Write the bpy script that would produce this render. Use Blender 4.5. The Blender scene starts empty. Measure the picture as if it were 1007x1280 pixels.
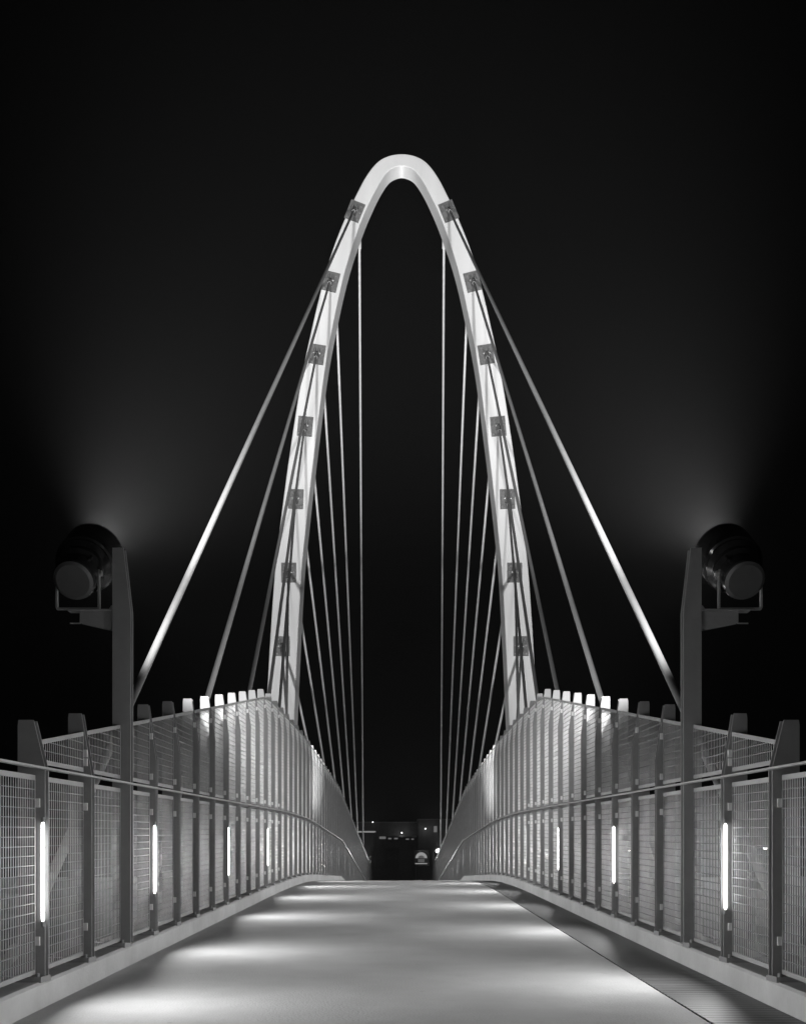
import bpy, math, random
from mathutils import Vector, Matrix
random.seed(7)
S = bpy.context.scene
COL = S.collection
R = math.radians

# ------------------------------------------------------------------ materials
def mat(name, col, rough=.6, metal=0.0, noise=0.0, nscale=4.0, bump=0.0, bscale=60.0, spec=.5,
        stain=0.0, stretch=(1, 1, 1)):
    m = bpy.data.materials.new(name); m.use_nodes = True
    nt = m.node_tree; b = nt.nodes['Principled BSDF']
    b.inputs['Roughness'].default_value = rough
    b.inputs['Metallic'].default_value = metal
    b.inputs['Specular IOR Level'].default_value = spec
    b.inputs['Base Color'].default_value = (col, col, col, 1)
    tc = nt.nodes.new('ShaderNodeTexCoord'); mp = nt.nodes.new('ShaderNodeMapping')
    mp.inputs['Scale'].default_value = stretch
    nt.links.new(tc.outputs['Object'], mp.inputs[0])
    if noise:
        n = nt.nodes.new('ShaderNodeTexNoise'); n.inputs['Scale'].default_value = nscale
        n.inputs['Detail'].default_value = 8; n.inputs['Roughness'].default_value = .65
        nt.links.new(mp.outputs[0], n.inputs['Vector'])
        r = nt.nodes.new('ShaderNodeMapRange')
        r.inputs[1].default_value = .3; r.inputs[2].default_value = .7
        r.inputs[3].default_value = col * (1 - noise); r.inputs[4].default_value = col * (1 + noise)
        nt.links.new(n.outputs[0], r.inputs[0])
        out = r.outputs[0]
        if stain:
            n2 = nt.nodes.new('ShaderNodeTexNoise'); n2.inputs['Scale'].default_value = nscale * 9
            n2.inputs['Detail'].default_value = 4
            nt.links.new(mp.outputs[0], n2.inputs['Vector'])
            r2 = nt.nodes.new('ShaderNodeMapRange')
            r2.inputs[1].default_value = .68; r2.inputs[2].default_value = .8
            r2.inputs[3].default_value = 1; r2.inputs[4].default_value = 1 - stain
            nt.links.new(n2.outputs[0], r2.inputs[0])
            mu = nt.nodes.new('ShaderNodeMath'); mu.operation = 'MULTIPLY'
            nt.links.new(out, mu.inputs[0]); nt.links.new(r2.outputs[0], mu.inputs[1]); out = mu.outputs[0]
        nt.links.new(out, b.inputs['Base Color'])
        rr = nt.nodes.new('ShaderNodeMapRange')
        rr.inputs[3].default_value = max(.05, rough - .1); rr.inputs[4].default_value = min(1, rough + .1)
        nt.links.new(n.outputs[0], rr.inputs[0]); nt.links.new(rr.outputs[0], b.inputs['Roughness'])
    if bump:
        n = nt.nodes.new('ShaderNodeTexNoise'); n.inputs['Scale'].default_value = bscale
        n.inputs['Detail'].default_value = 5
        nt.links.new(tc.outputs['Object'], n.inputs['Vector'])
        bp = nt.nodes.new('ShaderNodeBump'); bp.inputs['Strength'].default_value = bump
        bp.inputs['Distance'].default_value = .01
        nt.links.new(n.outputs[0], bp.inputs['Height']); nt.links.new(bp.outputs[0], b.inputs['Normal'])
    return m

def emis(name, col, strength):
    m = bpy.data.materials.new(name); m.use_nodes = True
    b = m.node_tree.nodes['Principled BSDF']
    b.inputs['Base Color'].default_value = (col, col, col, 1)
    b.inputs['Emission Color'].default_value = (1, 1, 1, 1)
    b.inputs['Emission Strength'].default_value = strength
    return m

M = {
    'concrete': mat('deck_concrete', .44, .6, noise=.11, nscale=1.7, bump=.45, bscale=70, stain=.3, spec=.4),
    'kerb': mat('kerb_concrete', .6, .75, noise=.16, nscale=1.6, bump=.3, bscale=30, stain=.12),
    'steel': mat('grey_coated_steel', .25, .42, noise=.10, nscale=5, spec=.5),
    'mesh': mat('galvanised_mesh', .72, .33, metal=.75, noise=.10, nscale=9),
    'frame': mat('galvanised_frame', .36, .5, metal=.3, noise=.12, nscale=9),
    'wire': mat('cross_wire_steel', .22, .5, metal=.2, noise=.1, nscale=9),
    'clip': mat('zinc_clip', .75, .5, noise=.1, nscale=12),
    'rail': mat('brushed_handrail', .4, .34, metal=.6, noise=.08, nscale=8),
    'arch': mat('white_arch_paint', .74, .42, noise=.07, nscale=1.2, stretch=(1,1,.12), bump=.05, bscale=3),
    'plate': mat('grey_anchor_plate', .17, .5, metal=.2, noise=.3, nscale=5),
    'bolt': mat('bolt_metal', .6, .3, metal=.8),
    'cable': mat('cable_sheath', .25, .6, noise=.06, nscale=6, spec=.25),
    'rear_cable': mat('lit_cable_sheath', .7, .5, noise=.06, nscale=6),  # same cable, colour lightened to stand in for light on the rear strands
    'lamp_body': mat('black_lamp_paint', .02, .16, noise=.1, nscale=8, spec=.6),
    'lamp_cap': mat('dark_grey_lamp_cap', .085, .42, noise=.1, nscale=8),
    'yoke': mat('yoke_steel', .42, .4, metal=.5, noise=.1, nscale=12),
    'ground': mat('dark_earth', .06, .95, noise=.5, nscale=.15, bump=.5, bscale=4),
    'asphalt': mat('asphalt', .05, .8, noise=.3, nscale=.6, bump=.3, bscale=30),
    'marking': mat('road_paint', .7, .6, noise=.1, nscale=2),
    'wall': mat('render_wall', .2, .85, noise=.2, nscale=.35),
    'wall_dark': mat('dark_wall', .16, .85, noise=.25, nscale=.35),
    'roof': mat('roof_edge', .3, .7, noise=.15, nscale=1),
    'pane': mat('window_glass', .03, .12, spec=.7),
    'leaf': mat('hedge_leaf', .06, .7, noise=.5, nscale=3),
    'tube': emis('tube_glow', .9, 15),
    'lens': emis('lens_glow', .9, 2.0),
    'far_lens': emis('far_lens_glow', .9, 4),
    'bulb': emis('bulb_glow', .9, 3.0),
    'sign_lit': emis('backlit_sign', .3, .28),
    'sign_dim': emis('dim_lit_sign', .3, .08),
    'window_lit': emis('lit_window', .3, .12),
    'canopy': emis('lit_canopy_edge', .4, .22),
}
# plank strip: grooved transverse boards
def plank_mat():
    m = mat('dark_grooved_boards', .09, .5, noise=.35, nscale=2.2, spec=.5, stretch=(.6, 6, 1))
    nt = m.node_tree; b = nt.nodes['Principled BSDF']
    tc = nt.nodes.new('ShaderNodeTexCoord')
    w = nt.nodes.new('ShaderNodeTexWave'); w.wave_type = 'BANDS'; w.bands_direction = 'Y'
    w.inputs['Scale'].default_value = 3.9; w.inputs['Distortion'].default_value = .35
    w.inputs['Detail Scale'].default_value = .6
    nt.links.new(tc.outputs['Object'], w.inputs['Vector'])
    bp = nt.nodes.new('ShaderNodeBump'); bp.inputs['Strength'].default_value = .9
    bp.inputs['Distance'].default_value = .006
    nt.links.new(w.outputs[1], bp.inputs['Height']); nt.links.new(bp.outputs[0], b.inputs['Normal'])
    return m
M['plank'] = plank_mat()

# ------------------------------------------------------------------ mesh helpers
class MB:
    def __init__(s): s.v = []; s.f = []; s.sm = []
    def add(s, vs, fs, smooth=False):
        o = len(s.v); s.v += [tuple(v) for v in vs]
        for f in fs: s.f.append(tuple(i + o for i in f)); s.sm.append(smooth)
    def box(s, x0, x1, y0, y1, z0, z1):
        x0, x1 = sorted((x0, x1)); y0, y1 = sorted((y0, y1)); z0, z1 = sorted((z0, z1))
        s.add([(x0,y0,z0),(x1,y0,z0),(x1,y1,z0),(x0,y1,z0),(x0,y0,z1),(x1,y0,z1),(x1,y1,z1),(x0,y1,z1)],
              [(0,3,2,1),(4,5,6,7),(0,1,5,4),(1,2,6,5),(2,3,7,6),(3,0,4,7)])
    def hexa(s, p):   # 8 points, bottom ring then top ring
        s.add(p, [(0,3,2,1),(4,5,6,7),(0,1,5,4),(1,2,6,5),(2,3,7,6),(3,0,4,7)])
    def bar(s, a, b, w, h, up=(0,0,1), caps=True):   # square bar between two points
        a = Vector(a); b = Vector(b); d = (b - a).normalized(); u = Vector(up)
        sd = d.cross(u)
        if sd.length < 1e-6: sd = d.cross(Vector((1,0,0)))
        sd.normalize(); u = sd.cross(d).normalized()
        q = [sd*(-w/2)+u*(-h/2), sd*(w/2)+u*(-h/2), sd*(w/2)+u*(h/2), sd*(-w/2)+u*(h/2)]
        fs = [(0,1,5,4),(1,2,6,5),(2,3,7,6),(3,0,4,7)]
        if caps: fs += [(0,3,2,1),(4,5,6,7)]
        s.add([a+k for k in q]+[b+k for k in q], fs)
    def tube(s, a, b, r0, r1=None, n=12, caps=True):
        if r1 is None: r1 = r0
        a = Vector(a); b = Vector(b); d = (b-a).normalized()
        u = d.orthogonal().normalized(); w = d.cross(u)
        vs = [a + (u*math.cos(2*math.pi*i/n) + w*math.sin(2*math.pi*i/n))*r0 for i in range(n)]
        vs += [b + (u*math.cos(2*math.pi*i/n) + w*math.sin(2*math.pi*i/n))*r1 for i in range(n)]
        s.add(vs, [(i, (i+1)%n, (i+1)%n+n, i+n) for i in range(n)], True)
        if caps:
            s.add(vs[:n], [tuple(reversed(range(n)))]); s.add(vs[n:], [tuple(range(n))])
    def lathe(s, prof, n=32, mtx=None):   # prof of (r, z) about local z; corners kept sharp by separate rings
        for (r0, z0), (r1, z1) in zip(prof[:-1], prof[1:]):
            vs = [(r0*math.cos(2*math.pi*i/n), r0*math.sin(2*math.pi*i/n), z0) for i in range(n)]
            vs += [(r1*math.cos(2*math.pi*i/n), r1*math.sin(2*math.pi*i/n), z1) for i in range(n)]
            if mtx: vs = [mtx @ Vector(v) for v in vs]
            s.add(vs, [(i, (i+1)%n, (i+1)%n+n, i+n) for i in range(n)], True)
    def prism(s, poly, axis_a, axis_b):   # poly of 3D points, extruded from offset a to offset b
        n = len(poly); A = Vector(axis_a); B = Vector(axis_b)
        vs = [Vector(p)+A for p in poly] + [Vector(p)+B for p in poly]
        s.add(vs, [tuple(range(n)), tuple(reversed(range(n, 2*n)))] + [(i, (i+1)%n, (i+1)%n+n, i+n) for i in range(n)])
    def build(s, name, m, parent=None, loc=None):
        me = bpy.data.meshes.new(name); me.from_pydata(s.v, [], s.f); me.update()
        me.polygons.foreach_set('use_smooth', s.sm)
        me.materials.append(m)
        o = bpy.data.objects.new(name, me); COL.objects.link(o)
        if parent: o.parent = parent
        if loc: o.location = loc
        return o

def tag(o, label=None, cat=None, group=None, kind=None):
    if label: o['label'] = label
    if cat: o['category'] = cat
    if group: o['group'] = group
    if kind: o['kind'] = kind
    return o
def empty(name, loc=(0,0,0), rz=0):
    o = bpy.data.objects.new(name, None); COL.objects.link(o)
    o.location = loc; o.rotation_euler = (0, 0, rz); o.empty_display_size = .2
    return o

# ------------------------------------------------------------------ profile (eye at z = E)
E0 = 7.5
DROP = [(-20,0),(17,0),(19,.003),(21,.015),(24.15,.06),(26.8,.14),(29.4,.245),(34,.43),(38.9,.63),(61.7,2.73),(80,4.4),(90,5.2)]
def drop(y):
    for (a, va), (b, vb) in zip(DROP[:-1], DROP[1:]):
        if y <= b: return va + (vb-va)*(y-a)/(b-a)
    return DROP[-1][1]
def zd(y): return E0 + .035*y - .966 - drop(y)
Y0, Y1 = -9.0, 83.0
ST = [Y0 + i*1.0 for i in range(26)] + [17 + i*.8 for i in range(28)] + [40 + i*1.5 for i in range(29)] + [Y1]
ST = sorted(set(round(y, 3) for y in ST + [38.9]))

def ribbon(prof, sts=ST, smooth=False):   # prof: closed list of (x, dz) swept along the deck line
    mb = MB(); n = len(prof)
    for i in range(n):
        (xa, za), (xb, zb) = prof[i], prof[(i+1) % n]
        vs = []; fs = []
        for y in sts: vs += [(xa, y, zd(y)+za), (xb, y, zd(y)+zb)]
        for k in range(len(sts)-1): fs.append((2*k, 2*k+1, 2*k+3, 2*k+2))
        mb.add(vs, fs, smooth)
    for y, rv in ((sts[0], False), (sts[-1], True)):
        idx = list(range(n));  idx = idx[::-1] if rv else idx
        mb.add([(x, y, zd(y)+z) for x, z in prof], [tuple(idx)])
    return mb

# ------------------------------------------------------------------ setting
XJ = 1.515
o = ribbon([(-2.0,-.12),(-2.0,0),(XJ,0),(XJ,-.12)]).build('path', M['concrete'])
tag(o, 'smooth grey concrete bridge path crossed by soft pools of lamp light', 'path', kind='structure')
o = ribbon([(XJ+.014,-.12),(XJ+.014,.002),(2.0,.002),(2.0,-.12)]).build('plank_strip', M['plank'])
tag(o, 'dark glossy strip of grooved boards along the right edge of the path', 'path', kind='structure')
o = ribbon([(XJ,-.14),(XJ,-.04),(XJ+.014,-.04),(XJ+.014,-.14)]).build('path_joint', M['lamp_body'])
tag(o, 'thin black joint between the concrete path and the boards', 'path', kind='structure')
for sg, nm, lb in ((-1, 'kerb_left', 'pale concrete kerb under the left fence'), (1, 'kerb_right', 'pale concrete kerb under the right fence')):
    pr = [(2.003,-.12),(2.003,.13),(2.018,.145),(2.34,.145),(2.36,.125),(2.36,-.12)]
    pr = [(sg*x, z) for x, z in pr]
    if sg > 0: pr = pr[::-1]
    tag(ribbon(pr).build(nm, M['kerb']), lb, 'kerb', kind='structure')
o = ribbon([(-2.4,-.124),(2.4,-.124),(2.4,-.42),(1.5,-.95),(-1.5,-.95),(-2.4,-.42)]).build('bridge_girder', M['kerb'])
tag(o, 'concrete box girder carrying the bridge path', 'girder', kind='structure')

# terrain: one sheet, a cutting crossed by the bridge
def gz(y):
    pts = [(-400,E0-1.35),(-8,E0-1.35),(3,E0-2.2),(16,.0),(64,.0),(76,E0-3.6),(84,E0-2.95),(900,E0-2.95)]
    for (a, va), (b, vb) in zip(pts[:-1], pts[1:]):
        if y <= b: return va + (vb-va)*(y-a)/(b-a)
mb = MB()
ys = [-400,-100,-8,-2,3,7,10,13,16,20,30,40,50,60,64,68,72,76,84,100,130,170,250,500,900]
xs = [-600,-300,-150,-80,-40,-20,-8,0,8,20,40,80,150,300,600]
vs = [(x, y, gz(y) + (random.uniform(-.05,.05) if 3 < y < 76 else 0)) for y in ys for x in xs]
nx = len(xs)
mb.add(vs, [(j*nx+i, j*nx+i+1, (j+1)*nx+i+1, (j+1)*nx+i) for j in range(len(ys)-1) for i in range(nx-1)], True)
tag(mb.build('ground', M['ground']), 'dark ground of the road cutting under the bridge', 'ground', kind='structure')
mb = MB(); mb.box(-500, 500, 22, 58, .06, .10)
tag(mb.build('road', M['asphalt']), 'dark asphalt road passing under the bridge', 'road', kind='structure')
mb = MB()
for y in (25.6, 29.3, 33, 36.7, 43.3, 47, 50.7, 54.4):
    for k in range(-28, 29):
        mb.box(k*12, k*12+3, y-.06, y+.06, .10, .104)
tag(mb.build('road_marking', M['marking']), 'broken white lane lines on the road', 'road marking', kind='structure')

# ------------------------------------------------------------------ fences
D0, DP, NP = 6.55, .985, 75
def py(k): return D0 + DP*(k-1)      # y of post k (k from 0)
RH = 1.312                          # rail height
def ptop(y): return min(1.80, max(.10, .27 + .1365*(y-6.55)))
XI, XO = 2.0, 2.15                  # inner and outer plate edge
PX = 2.055                          # panel plane
def post_poly(sg, y, zb, top, kink, inner_cut=False):
    # outline in the x-z plane, inner edge vertical up to the kink and sloping out to the top
    zt = zb + RH + top; zk = zb + RH + kink
    pin = [(XI, zb+.17)]
    if inner_cut:
        for t in range(9):
            a = t/8.0
            pin.append((XI + .024*min(1, math.sin(math.pi*min(1, max(0, a)))*1.9), zb+.455+.58*a))
    k = (XI, zk)
    ti = XI + .066
    if kink <= 0: k = (XI, zb+RH+.005); ti = XI + min(.066, .066*(top/.28))
    pin += [k, (ti, zt), (XO-.004, zt), (XO, zt-.03), (XO, zb+.17)]
    return [(sg*x, 0, z) for x, z in pin]

def mesh_panel(sg, y0, y1, zb0, zb1, zt0, zt1, wires_v, pitch, x=PX):
    """frame bars + woven wires; z bottoms/tops given at both ends; returns two builders"""
    fr = MB(); w = MB(); cw = MB(); X = sg*x
    fr_w, fr_t = .026, .014
    def zt(y): return zt0 + (zt1-zt0)*(y-y0)/(y1-y0)
    def zb(y): return zb0 + (zb1-zb0)*(y-y0)/(y1-y0)
    # frame: bottom, top, two sides (butted)
    def hbar(za0, za1, h):
        fr.hexa([(X-fr_t/2,y0,za0),(X+fr_t/2,y0,za0),(X+fr_t/2,y1,za1),(X-fr_t/2,y1,za1),
                 (X-fr_t/2,y0,za0+h),(X+fr_t/2,y0,za0+h),(X+fr_t/2,y1,za1+h),(X-fr_t/2,y1,za1+h)])
    hbar(zb0, zb1, fr_w); hbar(zt0-fr_w, zt1-fr_w, fr_w)
    for (ya, yb) in ((y0, y0+.012), (y1-.012, y1)):
        fr.hexa([(X-fr_t/2,ya,zb(ya)+fr_w),(X+fr_t/2,ya,zb(ya)+fr_w),(X+fr_t/2,yb,zb(yb)+fr_w),(X-fr_t/2,yb,zb(yb)+fr_w),
                 (X-fr_t/2,ya,zt(ya)-fr_w),(X+fr_t/2,ya,zt(ya)-fr_w),(X+fr_t/2,yb,zt(yb)-fr_w),(X-fr_t/2,yb,zt(yb)-fr_w)])
    # vertical wires in front (deck side), horizontals behind
    n = wires_v
    for i in range(1, n):
        y = y0 + (y1-y0)*i/n
        w.tube((X, y, zb(y)+fr_w), (X, y, zt(y)-fr_w), .0021, n=6, caps=False)
    # horizontals follow the bottom edge direction, clipped under the sloping top
    sl = (zb1-zb0)/(y1-y0); st = (zt1-zt0)/(y1-y0)
    k = 1
    while True:
        za = zb0 + fr_w + k*pitch; zc = zb1 + fr_w + k*pitch
        ca = zt0 - fr_w; cc = zt1 - fr_w
        if za >= ca and zc >= cc: break
        pa, pc = (y0, za), (y1, zc)
        if za > ca or zc > cc:
            yc = y0 + (ca-za)/(sl-st) if abs(sl-st) > 1e-6 else y0
            yc = min(max(yc, y0), y1)
            pz = za + sl*(yc-y0)
            if za > ca: pa = (yc, pz)
            else: pc = (yc, pz)
        if abs(pc[0]-pa[0]) > .02:
            cw.bar((X-sg*.0042, pa[0], pa[1]), (X-sg*.0042, pc[0], pc[1]), .0046, .0030, up=(1,0,0), caps=False)
        k += 1
        if k > 80: break
    return fr, w, cw

KB = -8
TUBES = {-1: [-7, -3, 1] + list(range(4, NP, 4)), 1: list(range(-6, NP, 4))}  # negative posts: unseen tubes added behind the camera to light the near posts
LIGHTS = []
def tube_lamp(sg, y, zb, parent, lit=True, rec=.0045):
    z0, z1 = zb+.465, zb+1.025
    x = sg*(XI+(.011 if lit else rec)); yy = y-(.036 if lit else .005)
    mb = MB(); mb.tube((x,yy,z0+.02), (x,yy,z1-.02), .0085, n=12)
    mb.lathe([(0,0),(.006,.002),(.0085,.012)], 12, Matrix.Translation((x,yy,z0+.008)))
    mb.lathe([(.0085,0),(.006,.010),(0,.012)], 12, Matrix.Translation((x,yy,z1-.02)))
    t = mb.build('tube_light', M['tube'], parent)
    for za, zc in ((z0-.02, z0+.008), (z1-.008, z1+.02)):
        c = MB(); c.tube((x,yy,za),(x,yy,zc), .0095, n=12); c.build('end_cap', M['steel'], t)
    LIGHTS.append((sg, y, (z0+z1)/2, parent))

def make_fence(sg, label):
    F = empty('mesh_fence', (0,0,0)); tag(F, label, 'fence', 'mesh fences along the two edges of the bridge')
    for k in range(KB, NP):
        y = py(k); zb = zd(y); top = ptop(y); kink = top - .45
        mast = (k == 3 or k == NP-3)
        tl = k in TUBES[sg]; notch = tl and k < 7
        if k >= 1 or True:
            top_ = top if k >= 1 else .0
            if not mast:
                mb = MB()
                for dy, cut in ((-.036, notch), (.026, False)):
                    if k <= 0:
                        poly = [(sg*a, 0, b) for a, b in ((XI,zb+.17),(XI,zb+RH-.02),(XO,zb+RH-.02),(XO,zb+.17))]
                    else: poly = post_poly(sg, y, zb, top, kink, cut)
                    if sg > 0: poly = poly[::-1]
                    mb.prism(poly, (0, y+dy, 0), (0, y+dy+.010, 0))
                # spacers between the plates
                for h in (.3, RH+.03 if k > 0 else RH-.1) + ((RH+top*.75,) if top > .6 and k > 0 else ()):
                    mb.box(sg*(XI+.05), sg*(XO-.03), y-.026, y+.026, zb+h, zb+h+.03)
                p = mb.build('post', M['steel'], F)
                b = MB(); b.box(sg*(XI+.004), sg*(XO+.13), y-.095, y+.085, zb+.138, zb+.170)
                # stiffening shoe
                b.prism([(sg*(XO), 0, zb+.172), (sg*(XO+.10), 0, zb+.172), (sg*XO, 0, zb+.27)], (0,y-.026,0), (0,y+.026,0))
                if k < 40:
                    for by in (-.075, .065):
                        for bx in (.028, .235):
                            b.tube((sg*(XI+bx), y+by, zb+.170), (sg*(XI+bx), y+by, zb+.190), .011, n=6)
                b.build('base_plate', M['steel'], p)
                if k < 15:
                    hs = [.34, 1.10] + ([RH+.07, RH+max(.12, top-.28)] if k >= 2 else [])
                    for h in hs:
                        c = MB(); c.box(sg*(PX-.030), sg*(PX-.008), y-.054, y-.037, zb+h, zb+h+.048)
                        c.build('panel_clip', M['clip'], p)
                par = p
            else: par = F
        if tl and k < 62: tube_lamp(sg, y, zb, par, k < 7, .0045 if k < 14 else .0125)
        # panels to the next post
        if k < NP-1:
            ya, yb = y+.042, py(k+1)-.050
            za, zc = zd(ya), zd(yb)
            nv = 23
            fr, w, cw = mesh_panel(sg, ya, yb, za+.185, zc+.185, za+RH-.034, zc+RH-.034, nv, .052)
            f = fr.build('lower_panel', M['frame'], F); w.build('wire_mesh', M['mesh'], f); cw.build('cross_wires', M['wire'], f)
            if k >= 1:
                fr, w, cw = mesh_panel(sg, ya, yb, za+RH+.034, zc+RH+.034, za+RH+ptop(ya)-.11, zc+RH+ptop(yb)-.11, nv, .052)
                f = fr.build('upper_panel', M['frame'], F); w.build('wire_mesh', M['mesh'], f); cw.build('cross_wires', M['wire'], f)
    # handrail: flat bar just inside the posts, mitred at each post
    mb = MB(); ys = [py(k) for k in range(KB, NP)]; ys[0] -= .1
    hx0, hx1, h = sg*(XI-.040), sg*(XI-.002), .012
    for a, b in zip(ys[:-1], ys[1:]):
        mb.hexa([(hx0,a,zd(a)+RH-h/2),(hx1,a,zd(a)+RH-h/2),(hx1,b,zd(b)+RH-h/2),(hx0,b,zd(b)+RH-h/2),
                 (hx0,a,zd(a)+RH+h/2),(hx1,a,zd(a)+RH+h/2),(hx1,b,zd(b)+RH+h/2),(hx0,b,zd(b)+RH+h/2)])
    mb.build('handrail', M['rail'], F)
    return F
FL = make_fence(-1, 'wire mesh fence with twin plate posts along the left edge of the bridge')
FR = make_fence(1, 'wire mesh fence with twin plate posts along the right edge of the bridge')

# lamp light: what each tube throws towards the path
for sg, y, z, par in LIGHTS:
    L = bpy.data.lights.new('tube_light_glow', 'AREA'); L.shape = 'RECTANGLE'
    L.size = .012; L.size_y = .50; L.energy = 33.0; L.spread = R(164)
    o = bpy.data.objects.new('tube_light_glow', L); COL.objects.link(o)
    # area lamp shines along its -Z; local Y kept vertical
    d = Vector((-sg, 0, 0))
    o.rotation_euler = Matrix((Vector((0,sg,0)), Vector((0,0,1)), Vector((sg,0,0)))).transposed().to_euler()
    o.location = (sg*(XI-.010), y-.030, z)
    o.parent = par

# ------------------------------------------------------------------ masts with floodlights
def make_mast(sg, y, face, label, top, lamp_z, aim, power, lens_mat, spot=True, lamp_x=2.365, hood=.45):
    zb = zd(y); T = empty('floodlight_mast', (sg*2.07, y, zb+.145), 0)
    tag(T, label, 'floodlight mast', 'floodlight masts on the fences')
    base = Vector((sg*2.07, y, zb+.145))
    def B(mb, name, m, parent):
        mb.v = [tuple(Vector(v)-base) for v in mb.v]
        return mb.build(name, m, parent)
    zt = zb + top; zk = zt - .455
    mb = MB()
    xi, xo = 1.978, 2.108
    for dy in (-.045, .029):
        poly = [(sg*a, 0, b) for a, b in ((xi,zb+.17),(xi,zk),(xi+.052,zt),(xo,zt),(xo,zb+.17))]
        if sg > 0: poly = poly[::-1]
        mb.prism(poly, (0,y+dy,0), (0,y+dy+.014,0))
    for h in (.5, 1.2, 1.9, 2.5): mb.box(sg*(xi+.07), sg*(xo-.03), y-.031, y+.029, zb+h, zb+h+.04)
    mb.box(sg*(xo-.03), sg*(xo-.018), y-.031, y+.029, zb+.2, zk-.02)
    pole = B(mb, 'pole', M['steel'], T)
    b = MB(); b.box(sg*(XI+.004), sg*(XO+.13), y-.105, y+.095, zb+.138, zb+.172)
    for by in (-.08, .07):
        for bx in (.028, .235): b.tube((sg*(XI+bx), y+by, zb+.172), (sg*(XI+bx), y+by, zb+.194), .012, n=6)
    B(b, 'base_plate', M['steel'], T)
    # bracket arm: tapered plate with gusset
    az1 = lamp_z - .262; az0 = az1 - .115
    LX = sg*lamp_x
    b = MB()
    xt = lamp_x - .02
    poly = [(sg*xo,0,az0-.028),(sg*(xo+.03),0,az0-.026),(sg*xt,0,az0+.022),(sg*xt,0,az1-.012),(sg*(xo+.04),0,az1-.012),(sg*(xo+.012),0,az1+.03),(sg*xo,0,az1+.03)]
    if sg < 0: poly = poly[::-1]
    b.prism(poly, (0,y-.030,0), (0,y-.018,0)); b.prism(poly, (0,y+.018,0), (0,y+.030,0))
    b.box(sg*(xo), sg*(xt+.085), y-.045, y+.045, az1-.010, az1+.002)
    b.box(sg*(xt-.01), sg*(xt+.07), y-.035, y-.032, az0+.010, az0+.020)
    B(b, 'bracket_arm', M['steel'], T)
    c = Vector((LX, y, lamp_z))            # pivot of the lamp
    # yoke
    yk = MB(); hw = .152
    zy = lamp_z - .245
    ex = Vector((1,0,0))
    yk.box(LX-hw, LX+hw, y-.022, y+.022, zy-.012, zy)
    for s2 in (-1, 1):
        x0 = LX + s2*hw
        yk.hexa([(x0-.006,y-.022,zy),(x0+.006,y-.022,zy),(x0+.006,y+.022,zy),(x0-.006,y+.022,zy),
                 (x0-.0045,y-.018,lamp_z+.03),(x0+.0045,y-.018,lamp_z+.03),(x0+.0045,y+.018,lamp_z+.03),(x0-.0045,y+.018,lamp_z+.03)])
        yk.tube((x0-.02*s2, y, lamp_z+.005), (x0+.02*s2, y, lamp_z+.005), .020, n=12)
    yk.tube((LX, y, az1+.002), (LX, y, zy-.012), .022, n=12)
    B(yk, 'yoke', M['yoke'], T)
    # lamp housing built about local z = beam axis
    d = Vector(aim).normalized()
    q = d.to_track_quat('Z', 'Y').to_matrix().to_4x4()
    mt = Matrix.Translation(c) @ q
    h = MB()
    h.lathe([(.143,-.125),(.150,-.110),(.150,.02),(.176,.05),(.176,.075),(.168,.085),(.168,.115),(.200,.15),(.200,.17),(.216,.18),(.216,hood),(.210,hood),(.207,.19),(.19,.165)], 48, mt)
    for i in range(4):
        a = math.pi/4 + i*math.pi/2
        p = mt @ Vector((.158*math.cos(a), .158*math.sin(a), -.03)); p2 = mt @ Vector((.158*math.cos(a), .158*math.sin(a), .04))
        h.tube(p, p2, .012, n=8)
    shell = B(h, 'lamp_housing', M['lamp_body'], T)
    cp = MB(); cp.lathe([(0,-.140),(.120,-.138),(.143,-.125)], 48, mt)
    B(cp, 'back_cap', M["lamp_cap"], shell)
    ln = MB(); ln.lathe([(.190,.166),(0,.172)], 40, mt)
    B(ln, 'lens', lens_mat, shell)
    # the reflector's tight core beam and its weak spill
    for nm, el, azk, half, bl, pw in (('floodlight_beam',)+spot[0]+(power,), ('floodlight_spill',)+spot[1]):
        L = bpy.data.lights.new(nm, 'SPOT'); L.energy = pw
        L.spot_size = R(2*half); L.spot_blend = bl; L.shadow_soft_size = .09
        so = bpy.data.objects.new(nm, L); COL.objects.link(so)
        sy = 1 if d.y > 0 else -1
        sd = Vector((-sg*math.sin(R(azk))*math.cos(R(el)), sy*math.cos(R(azk))*math.cos(R(el)), math.sin(R(el))))
        so.rotation_euler = sd.to_track_quat('-Z', 'Y').to_euler()
        so.location = (c + d*(hood+.0)) - base
        so.parent = T
    return T
ym = py(3)
zl = E0 + 2.155
make_mast(-1, ym, 1, 'near left mast, its black round floodlight tilted up towards the arch', 3.0, zl, (.05,.81,.58), 29000, M['lens'], ((35, 1, 25, 1), (22, 18, 45, .7, 2200)))
make_mast(1, ym, 1, 'near right mast, its black round floodlight tilted up towards the arch', 3.0, zl, (-.05,.81,.58), 29000, M['lens'], ((35, 1, 25, 1), (22, 18, 45, .7, 2200)), 2.395)
FARS = ((33, 1, 28, 1), (14, 10, 55, .8, 1500))
yf = py(NP-3)
make_mast(-1, yf, -1, 'far left mast beyond the crest with a small glowing floodlight', 3.55, zd(yf)+3.2, (.06,-.80,.60), 12000, M['far_lens'], FARS, hood=.24)
make_mast(1, yf, -1, 'far right mast beyond the crest with a small glowing floodlight', 4.0, zd(yf)+3.7, (-.06,-.80,.60), 12000, M['far_lens'], FARS, hood=.24)

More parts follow.
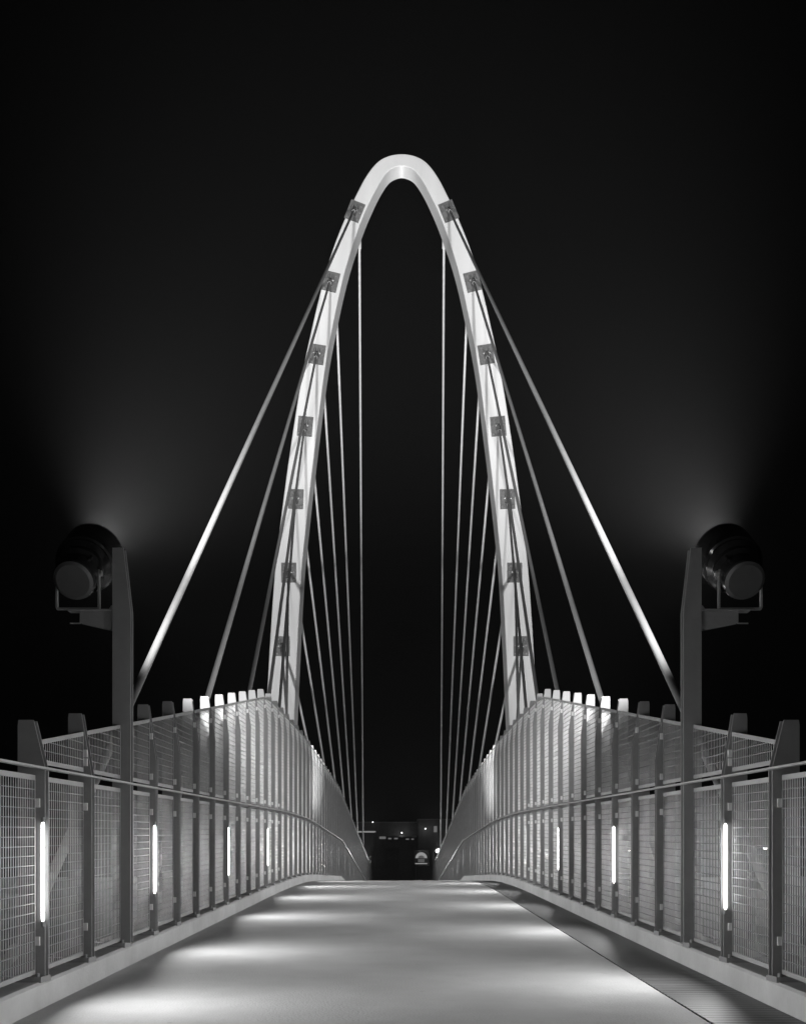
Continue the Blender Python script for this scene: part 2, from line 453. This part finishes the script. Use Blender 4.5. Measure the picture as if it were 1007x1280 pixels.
# ------------------------------------------------------------------ arch
YA = 40.0; SC = YA/1480.0; TH = .80
HALF = [(0,198.5,13.5),(15,201.5,14.5),(26.5,209.5,16.2),(38.5,226.5,17.2),(48.8,246.5,17.2),(60.5,271.5,18.2),(76,313,20.3),
        (87.5,353,21.5),(100,408.5,23),(110.8,463,25),(119.7,524.5,27.5),(129.5,597,29.2),(138.2,671.5,30.6),(142.4,709,31.3),
        (146.5,774.5,32.3),(151,858.5,33.2),(155,950,34),(158.5,1040,35),(163,1185,36.5),(168,1375,38)]
XC = -.03
def cat(p, i, t):
    p0 = p[max(i-1,0)]; p1 = p[i]; p2 = p[i+1]; p3 = p[min(i+2,len(p)-1)]
    return [.5*((2*b)+(-a+c)*t+(2*a-5*b+4*c-d)*t*t+(-a+3*b-3*c+d)*t**3) for a, b, c, d in zip(p0, p1, p2, p3)]
full = [(-u, y, w) for u, y, w in HALF[::-1]] + HALF[1:]
pts = []
for i in range(len(full)-1):
    n = 3 if abs(full[i][0]) > 80 else 5
    for j in range(n): pts.append(cat(full, i, j/n))
pts.append(list(full[-1]))
# smooth gently
for _ in range(2):
    q = [pts[0]] + [[(a+2*b+c)/4 for a, b, c in zip(pts[i-1], pts[i], pts[i+1])] for i in range(1, len(pts)-1)] + [pts[-1]]
    pts = q
ring = []
for i, (u, y, w) in enumerate(pts):
    a = pts[max(i-1,0)]; b = pts[min(i+1,len(pts)-1)]
    tx, tz = (b[0]-a[0]), -(b[1]-a[1]); l = math.hypot(tx, tz); tx /= l; tz /= l
    nx_, nz_ = tz, -tx          # points to the inside of the arch?
    px, pz = u*SC + XC, E0 + (1092-y)*SC
    # inner normal: towards the centre line
    cx_, cz_ = XC - px, (E0+10) - pz
    if nx_*cx_ + nz_*cz_ < 0: nx_, nz_ = -nx_, -nz_
    hw = w*SC/2
    spl = .10*min(1, abs(u)/60.0)
    c = .022
    front_in = (px+nx_*(hw+.045), pz+nz_*(hw+.045)); front_out = (px-nx_*hw, pz-nz_*hw)
    back_in = (px+nx_*(hw+spl), pz+nz_*(hw+spl)); back_out = (px-nx_*(hw-spl*.4), pz-nz_*(hw-spl*.4))
    def mv(p, s): return (p[0]+nx_*s, p[1]+nz_*s)
    r = [(*mv(front_in,-c), YA), (*front_in, YA+c), (*back_in, YA+TH-c), (*mv(back_in,-c), YA+TH),
         (*mv(back_out,c), YA+TH), (*back_out, YA+TH-c), (*front_out, YA+c), (*mv(front_out,c), YA)]
    ring.append([Vector((x, yy, z)) for x, z, yy in r])
mb = MB()
for k in range(8):
    vs = []; fs = []
    for r in ring: vs += [r[k], r[(k+1)%8]]
    for i in range(len(ring)-1): fs.append((2*i, 2*i+1, 2*i+3, 2*i+2))
    mb.add(vs, fs, True)
ARCH = empty('bridge_arch', (XC, YA, 0))
tag(ARCH, 'tall slender white steel arch straddling the bridge, brightly floodlit against the black sky', 'arch')
off = Vector((XC, YA, 0))
def AB(mb, name, m, parent=ARCH):
    mb.v = [tuple(Vector(v)-off) for v in mb.v]; return mb.build(name, m, parent)
AB(mb, 'arch_rib', M['arch'])
mb = MB()
for sg in (-1, 1):
    x = sg*167*SC+XC; mb.box(x-1.0, x+1.0, YA-.6, YA+1.4, -.5, .7)
    AB(mb, 'footing', M['kerb']); mb = MB()

PLY = [(58.5,264),(88.5,352),(105.5,443),(120.5,533),(132,624),(141,716),(149,808)]
TILT = [22,14,9,5,2,0,0]
ATT = []
for sg in (-1, 1):
    for (u, yy), tl in zip(PLY, TILT):
        x, z = sg*u*SC+XC, E0+(1092-yy)*SC
        rot = Matrix.Translation((x, 0, z)) @ Matrix.Rotation(R(tl)*sg*-1, 4, 'Y')
        # left leg (sg<0) leans: top moves towards the centre
        p = MB(); w_, h_ = .255, .335
        if tl: pass
        def bx(m_, a0, a1, y0, y1, b0, b1):
            q = [(a0,y0,b0),(a1,y0,b0),(a1,y1,b0),(a0,y1,b0),(a0,y0,b1),(a1,y0,b1),(a1,y1,b1),(a0,y1,b1)]
            m_.hexa([rot @ Vector(v) for v in q])
        bx(p, -w_, w_, YA-.020, YA-.003, -h_, h_)
        pl = AB(p, 'anchor_plate', M['plate'])
        for a in (-.085, .055):
            e = MB(); bx(e, a, a+.03, YA-.26, YA-.023, -.15, .12); AB(e, 'clevis_plate', M['plate'], pl)
        for a0, b0 in ((-.18,-.25),(.18,-.25),(-.17,.02),(.17,.02),(-.13,.23),(.13,.23)):
            e = MB(); c0 = rot @ Vector((a0, YA-.021, b0)); e.tube(c0, c0+Vector((0,-.04,0)), .030, n=6)
            AB(e, 'bolt', M['bolt'], pl)
        e = MB(); c0 = rot @ Vector((-.11, YA-.17, -.02)); c1 = rot @ Vector((.11, YA-.17, -.02)); e.tube(c0, c1, .045, n=12)
        AB(e, 'pin', M['bolt'], pl)
        ATT.append((sg, x, z))

# uplights on the deck edge in front of the arch legs
for sg in (-1, 1):
    y = 24.0; b0 = Vector((sg*2.95, y, zd(y)+.05)); side = 'left' if sg < 0 else 'right'
    T = empty('uplight', b0)
    tag(T, 'small black uplight outside the %s fence shining up the %s arch leg' % (side, side), 'uplight', 'uplights at the arch legs')
    m_ = MB(); m_.box(-sg*.57, sg*.08, -.05, .05, -.06, -.03); m_.build('bracket', M['steel'], T)
    dd = Vector((sg*.12, .80, .58)).normalized(); mt = dd.to_track_quat('Z', 'Y').to_matrix().to_4x4()
    mt = Matrix.Translation((0, 0, .12)) @ mt
    m_ = MB(); m_.lathe([(0,-.12),(.07,-.12),(.10,-.06),(.10,.10),(.092,.10),(.092,.05)], 24, mt); m_.build('housing', M['lamp_body'], T)
    m_ = MB(); m_.lathe([(.092,.051),(0,.055)], 24, mt); m_.build('lens', M['lens'], T)
    m_ = MB(); m_.tube((0,0,-.03), (0,0,.03), .02, n=10); m_.build('swivel', M['steel'], T)
    L = bpy.data.lights.new('uplight_beam', 'SPOT'); L.energy = 8000; L.spot_size = R(56); L.spot_blend = 1; L.shadow_soft_size = .05
    so = bpy.data.objects.new('uplight_beam', L); COL.objects.link(so); so.parent = T
    so.rotation_euler = dd.to_track_quat('-Z', 'Y').to_euler(); so.location = Vector((0,0,.12)) + dd*.09

# ------------------------------------------------------------------ cables
ORD = ['topmost', 'second highest', 'third highest', 'middle', 'third lowest', 'second lowest', 'lowest']
FY = [7.1, 10.9, 14.8, 18.25, 21.4, 24.9, 28.3]
RY = [76.6, 71.4, 65.6, 61.0, 56.1, 52.0, 47.9]
for i, (sg, x, z) in enumerate(ATT):
    k = i % 7; side = 'left' if sg < 0 else 'right'
    for part, ya in (('front', FY[k]), ('rear', RY[k])):
        Bp = Vector((sg*2.5, ya, zd(ya)-.10))
        A = Vector((x, YA-.17, z)) if part == 'front' else Vector((x + (-sg*.12), YA+TH+.06, z-.05))
        T = empty('stay_cable', Bp)
        lab = ('near-side stay cable from the %s anchor plate on the arch\'s %s leg' if part == 'front'
               else 'far-side stay cable from the %s anchor behind the arch\'s %s leg') % (ORD[k], side)
        tag(T, lab, 'cable', 'stay cables of the bridge arch')
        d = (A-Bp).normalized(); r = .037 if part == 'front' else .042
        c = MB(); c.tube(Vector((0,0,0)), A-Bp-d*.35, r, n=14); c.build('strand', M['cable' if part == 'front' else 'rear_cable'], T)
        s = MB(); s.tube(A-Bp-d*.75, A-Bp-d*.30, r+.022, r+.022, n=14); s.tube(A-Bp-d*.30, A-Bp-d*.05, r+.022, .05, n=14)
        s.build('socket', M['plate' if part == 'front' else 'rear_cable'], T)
        s = MB(); s.tube(-d*.1, d*.55, r+.026, n=14)
        s.build('socket', M['steel'], T)
        s = MB(); q = lambda xx, zz: (sg*xx-Bp.x, 0, zz-Bp.z); zz = zd(ya)
        s.prism([q(2.362,zz-.10), q(2.62,zz-.10), q(2.62,zz-.22), q(2.40,zz-.38), q(2.362,zz-.38)], (0,-.06,0), (0,.06,0))
        s.build('foot_bracket', M['steel'], T)
# ------------------------------------------------------------------ background beyond the crest
def px(xp, d): return (xp-501.5)/1480*d - .04
def pz(yp, d): return E0 + (1092-yp)/1480*d
GB = E0-2.95
d = 168.0
W = empty('warehouse', (px(480,d), d, GB)); tag(W, 'long low dark warehouse with a flat roof behind the bridge end', 'building')
def WB(mb, name, m, parent=W, o=W):
    mb.v = [tuple(Vector(v)-Vector(o.location)) for v in mb.v]; return mb.build(name, m, parent)
x0, x1, x2 = px(430,d), px(522.5,d), px(585,d)
mb = MB(); mb.box(x0, x1-.01, d, d+18, GB, pz(1029,d)); WB(mb, 'wall', M['wall_dark'])
mb = MB(); mb.box(x0-.2, x1-.02, d-.25, d+18, pz(1029,d)+.003, pz(1027.6,d)); WB(mb, 'roof', M['roof'])
mb = MB(); mb.box(px(484,d), px(520,d), d-1.6, d-.01, pz(1047.2,d), pz(1045.4,d)); WB(mb, 'ledge', M['roof'])
for xa, xb, ya, yb in ((474,482,1046,1049),(485,489,1047.6,1049.4),(492.5,497,1047.6,1049.4),(507,511,1048.5,1050),(514,517,1048.5,1050)):
    mb = MB(); mb.box(px(xa,d), px(xb,d), d-.05, d-.01, pz(yb,d), pz(ya,d)); WB(mb, 'window', M['window_lit'])
mb = MB(); mb.box(px(447,d), px(470,d), d-5, d-3.2, pz(1042,d), pz(1040.6,d)); cn = WB(mb, 'canopy', M['canopy'])
mb = MB(); mb.box(px(469,d), px(470,d), d-5, d-4.7, GB, pz(1042,d)-.01); WB(mb, 'canopy_post', M['wall'])
def globe(mbx, c, r):
    mbx.lathe([(r*math.sin(math.pi*i/10), -r*math.cos(math.pi*i/10)) for i in range(11)], 16, Matrix.Translation(c))
def glow(parent, o, loc, e, size=.15):
    L = bpy.data.lights.new('lamp_glow', 'POINT'); L.energy = e; L.shadow_soft_size = size
    ob = bpy.data.objects.new('lamp_glow', L); COL.objects.link(ob); ob.parent = parent
    ob.location = Vector(loc)-Vector(o.location)
for xp, yp, r in ((502,1041.5,.10),(466,1028.3,.08)):
    mb = MB(); c = Vector((px(xp,d), d-.75, pz(yp,d))); globe(mb, c, r); lw = WB(mb, 'wall_lamp', M['bulb'])
    mb = MB(); mb.box(c.x-.03, c.x+.03, d-.75, d-.27, c.z+r, c.z+r+.06); WB(mb, 'lamp_arm', M['steel'], lw)
glow(W, W, (px(502,d), d-1.6, pz(1043.5,d)), 10)

A2 = empty('office_block', (px(553,d), d-2, GB)); tag(A2, 'taller grey building block at the right end of the warehouse', 'building')
mb = MB(); mb.box(x1, x2, d-2, d+18, GB, pz(1026,d)); WB(mb, 'wall', M['wall'], A2, A2)
mb = MB(); mb.box(x1-.15, x2+.15, d-2.2, d+18, pz(1026,d)+.003, pz(1024.8,d)); WB(mb, 'roof', M['roof'], A2, A2)
mb = MB(); mb.box(px(542,d-2), px(546,d-2), d-2.12, d-2.01, pz(1040.5,d-2), pz(1033,d-2)); f = WB(mb, 'window', M['window_lit'], A2, A2)
mb = MB(); c = Vector((px(531,d), d-2.6, pz(1037,d))); globe(mb, c, .10); f = WB(mb, 'wall_lamp', M['bulb'], A2, A2)
mb = MB(); mb.box(c.x-.03, c.x+.03, d-2.6, d-2.01, c.z+.10, c.z+.16); WB(mb, 'lamp_arm', M['steel'], f, A2)
glow(A2, A2, (c.x, d-3.6, c.z-.3), 7)

# arched backlit sign on a frame
d = 122.0
SG = empty('arched_sign', (px(527,d), d, GB)); tag(SG, 'dark board sign with a glowing white half-round emblem', 'sign')
mb = MB(); mb.box(px(517,d), px(536,d), d, d+.22, pz(1082.5,d), pz(1063,d)); WB(mb, 'board', M['lamp_body'], SG, SG)
mb = MB(); cx0, cz0 = px(526.3,d), pz(1073,d); rr = .60
poly = [(cx0-rr,0,cz0),(cx0+rr,0,cz0)] + [(cx0+rr*math.cos(math.pi*i/16), 0, cz0+rr*math.sin(math.pi*i/16)) for i in range(1,16)]
mb.prism(poly[::-1], (0,d-.05,0), (0,d-.01,0)); WB(mb, 'emblem', M['sign_lit'], SG, SG)
mb = MB()
mb.prism([(cx0+.34*math.cos(math.pi*i/12), 0, cz0-.02+.30*math.sin(math.pi*i/12)) for i in range(12,-1,-1)], (0,d-.075,0), (0,d-.053,0))
WB(mb, 'emblem_shade', M['sign_dim'], SG, SG)
mb = MB(); mb.box(cx0-.33, cx0+.33, d-.05, d-.01, pz(1078,d), pz(1074.2,d)); WB(mb, 'emblem_base', M['sign_dim'], SG, SG)
mb = MB(); mb.box(cx0-.62, cx0+.62, d-.06, d-.01, pz(1080.4,d), pz(1079.2,d)); WB(mb, 'light_strip', M['sign_lit'], SG, SG)
for s in (-.55, .55):
    mb = MB(); mb.box(cx0+s-.06, cx0+s+.06, d+.06, d+.18, GB, pz(1082.5,d)-.005); WB(mb, 'leg', M['steel'], SG, SG)
# pale low wall under the sign
d = 104.0
for (a, b, ya, yb, lab) in ((522,541,1085.5,1091,'pale low wall in front of the arched sign'),(463,476,1087.5,1092,'dim low wall near the far left floodlight')):
    mb = MB(); mb.box(px(a,d), px(b,d), d, d+.3, GB, pz(ya,d)); mb.box(px(a,d)-.05, px(b,d)+.05, d-.04, d+.34, pz(ya,d)+.003, pz(ya,d)+.09)
    tag(mb.build('low_wall', M['wall']), lab, 'wall', 'low walls past the bridge end')
# a dim window board on a kiosk left of centre
d = 135.0
K = empty('kiosk', (px(489,d), d, GB)); tag(K, 'small dark kiosk with a faint square window in the middle distance', 'kiosk')
mb = MB(); mb.box(px(479,d), px(499,d), d, d+2.2, GB, pz(1061,d)); WB(mb, 'wall', M['wall_dark'], K, K)
mb = MB(); mb.box(px(478,d), px(500,d), d-.2, d+2.4, pz(1061,d)+.003, pz(1060,d)); WB(mb, 'roof', M['lamp_cap'], K, K)
mb = MB(); mb.box(px(484,d), px(496,d), d-.03, d-.005, pz(1074,d), pz(1064,d)); WB(mb, 'window', M['wall'], K, K)
# hedges (leaf clumps)
for (a, b, d, h, lab) in ((458,500,94,.75,'low dark hedge across the left of the path beyond the crest'),(497,548,96,.6,'low dark hedge across the right of the path beyond the crest')):
    mb = MB(); xa, xb = px(a,d), px(b,d)
    for i in range(900):
        c = Vector((random.uniform(xa,xb), d+random.uniform(-.5,.5), GB+random.uniform(0,h)*(1+.25*math.sin(i))))
        u = Vector((random.uniform(-1,1),random.uniform(-1,1),random.uniform(-1,1))).normalized()*.11
        v = u.orthogonal().normalized()*.07
        mb.add([c-u, c+v, c+u, c-v], [(0,1,2,3)])
    tag(mb.build('hedge', M['leaf']), lab, 'hedge', 'hedges past the bridge end')
# street lamps seen through the right fence
def street_lamp(x, y, z, heads, lab, e=12):
    g = gz(y); T = empty('street_lamp', (x, y, g)); tag(T, lab, 'street lamp', 'distant street lamps right of the bridge')
    mb = MB(); mb.tube((0,0,0), (0,0,z-g), .07, .04, 10); mb.build('pole', M['steel'], T)
    for s in heads:
        mb = MB(); mb.bar((0,0,z-g-.02), (s,0,z-g+.05), .05, .05); mb.build('arm', M['steel'], T)
        mb = MB(); mb.lathe([(.03,.10),(.14,.04),(.16,0)], 16, Matrix.Translation((s,0,z-g+.0)))
        hd = mb.build('lamp_head', M['lamp_cap'], T)
        mb = MB(); mb.lathe([(.15,0),(.10,-.09),(0,-.12)], 16, Matrix.Translation((s,0,z-g+.0))); mb.build('lamp_bulb', M['bulb'], hd)
street_lamp(px(811,58), 58, pz(1147,58), (0.0,), 'lowest single lamp, glowing near the foot of the right fence')
street_lamp(px(945,72), 72, pz(1060,72), (-.55,.55), 'twin headed lamp seen through the second mesh panel from the right')
street_lamp(px(786,120), 120, pz(1063,120), (0.0,), 'small single lamp at lower panel height behind the right fence')

# ------------------------------------------------------------------ haze
mb = MB(); mb.box(-320, 320, -30, 260, -2, 60)
me = bpy.data.meshes.new('haze'); me.from_pydata(mb.v, [], mb.f); me.update()
hm = bpy.data.materials.new('haze_air'); hm.use_nodes = True; nt = hm.node_tree; nt.nodes.clear()
out = nt.nodes.new('ShaderNodeOutputMaterial'); pv = nt.nodes.new('ShaderNodeVolumePrincipled')
pv.inputs['Color'].default_value = (.95,.95,.95,1); pv.inputs['Density'].default_value = .00014
pv.inputs['Anisotropy'].default_value = 0
nt.links.new(pv.outputs[0], out.inputs['Volume'])
me.materials.append(hm); hz = bpy.data.objects.new('haze', me); COL.objects.link(hz)
tag(hz, 'thin night haze catching the floodlight beams', 'haze', kind='stuff')

# ------------------------------------------------------------------ world, camera, render
w = bpy.data.worlds.new('World'); S.world = w; w.use_nodes = True
w.node_tree.nodes['Background'].inputs[0].default_value = (1, 1, 1, 1)
w.node_tree.nodes['Background'].inputs[1].default_value = .0001
cam = bpy.data.cameras.new('camera'); co = bpy.data.objects.new('camera', cam); COL.objects.link(co)
cam.sensor_fit = 'HORIZONTAL'; cam.sensor_width = 24.0; cam.lens = 24.0*1480/1007
cam.shift_x = 2/1007; cam.shift_y = 452/1007
cam.clip_start = .05; cam.clip_end = 3000
co.location = (-.04, 0, E0); co.rotation_euler = (R(90), 0, 0)
S.camera = co
S.view_settings.view_transform = 'Standard'; S.view_settings.look = 'None'
S.view_settings.exposure = 0; S.view_settings.gamma = 1
S.render.engine = 'CYCLES'
S.cycles.use_light_tree = True
S.cycles.max_bounces = 6; S.cycles.volume_bounces = 0
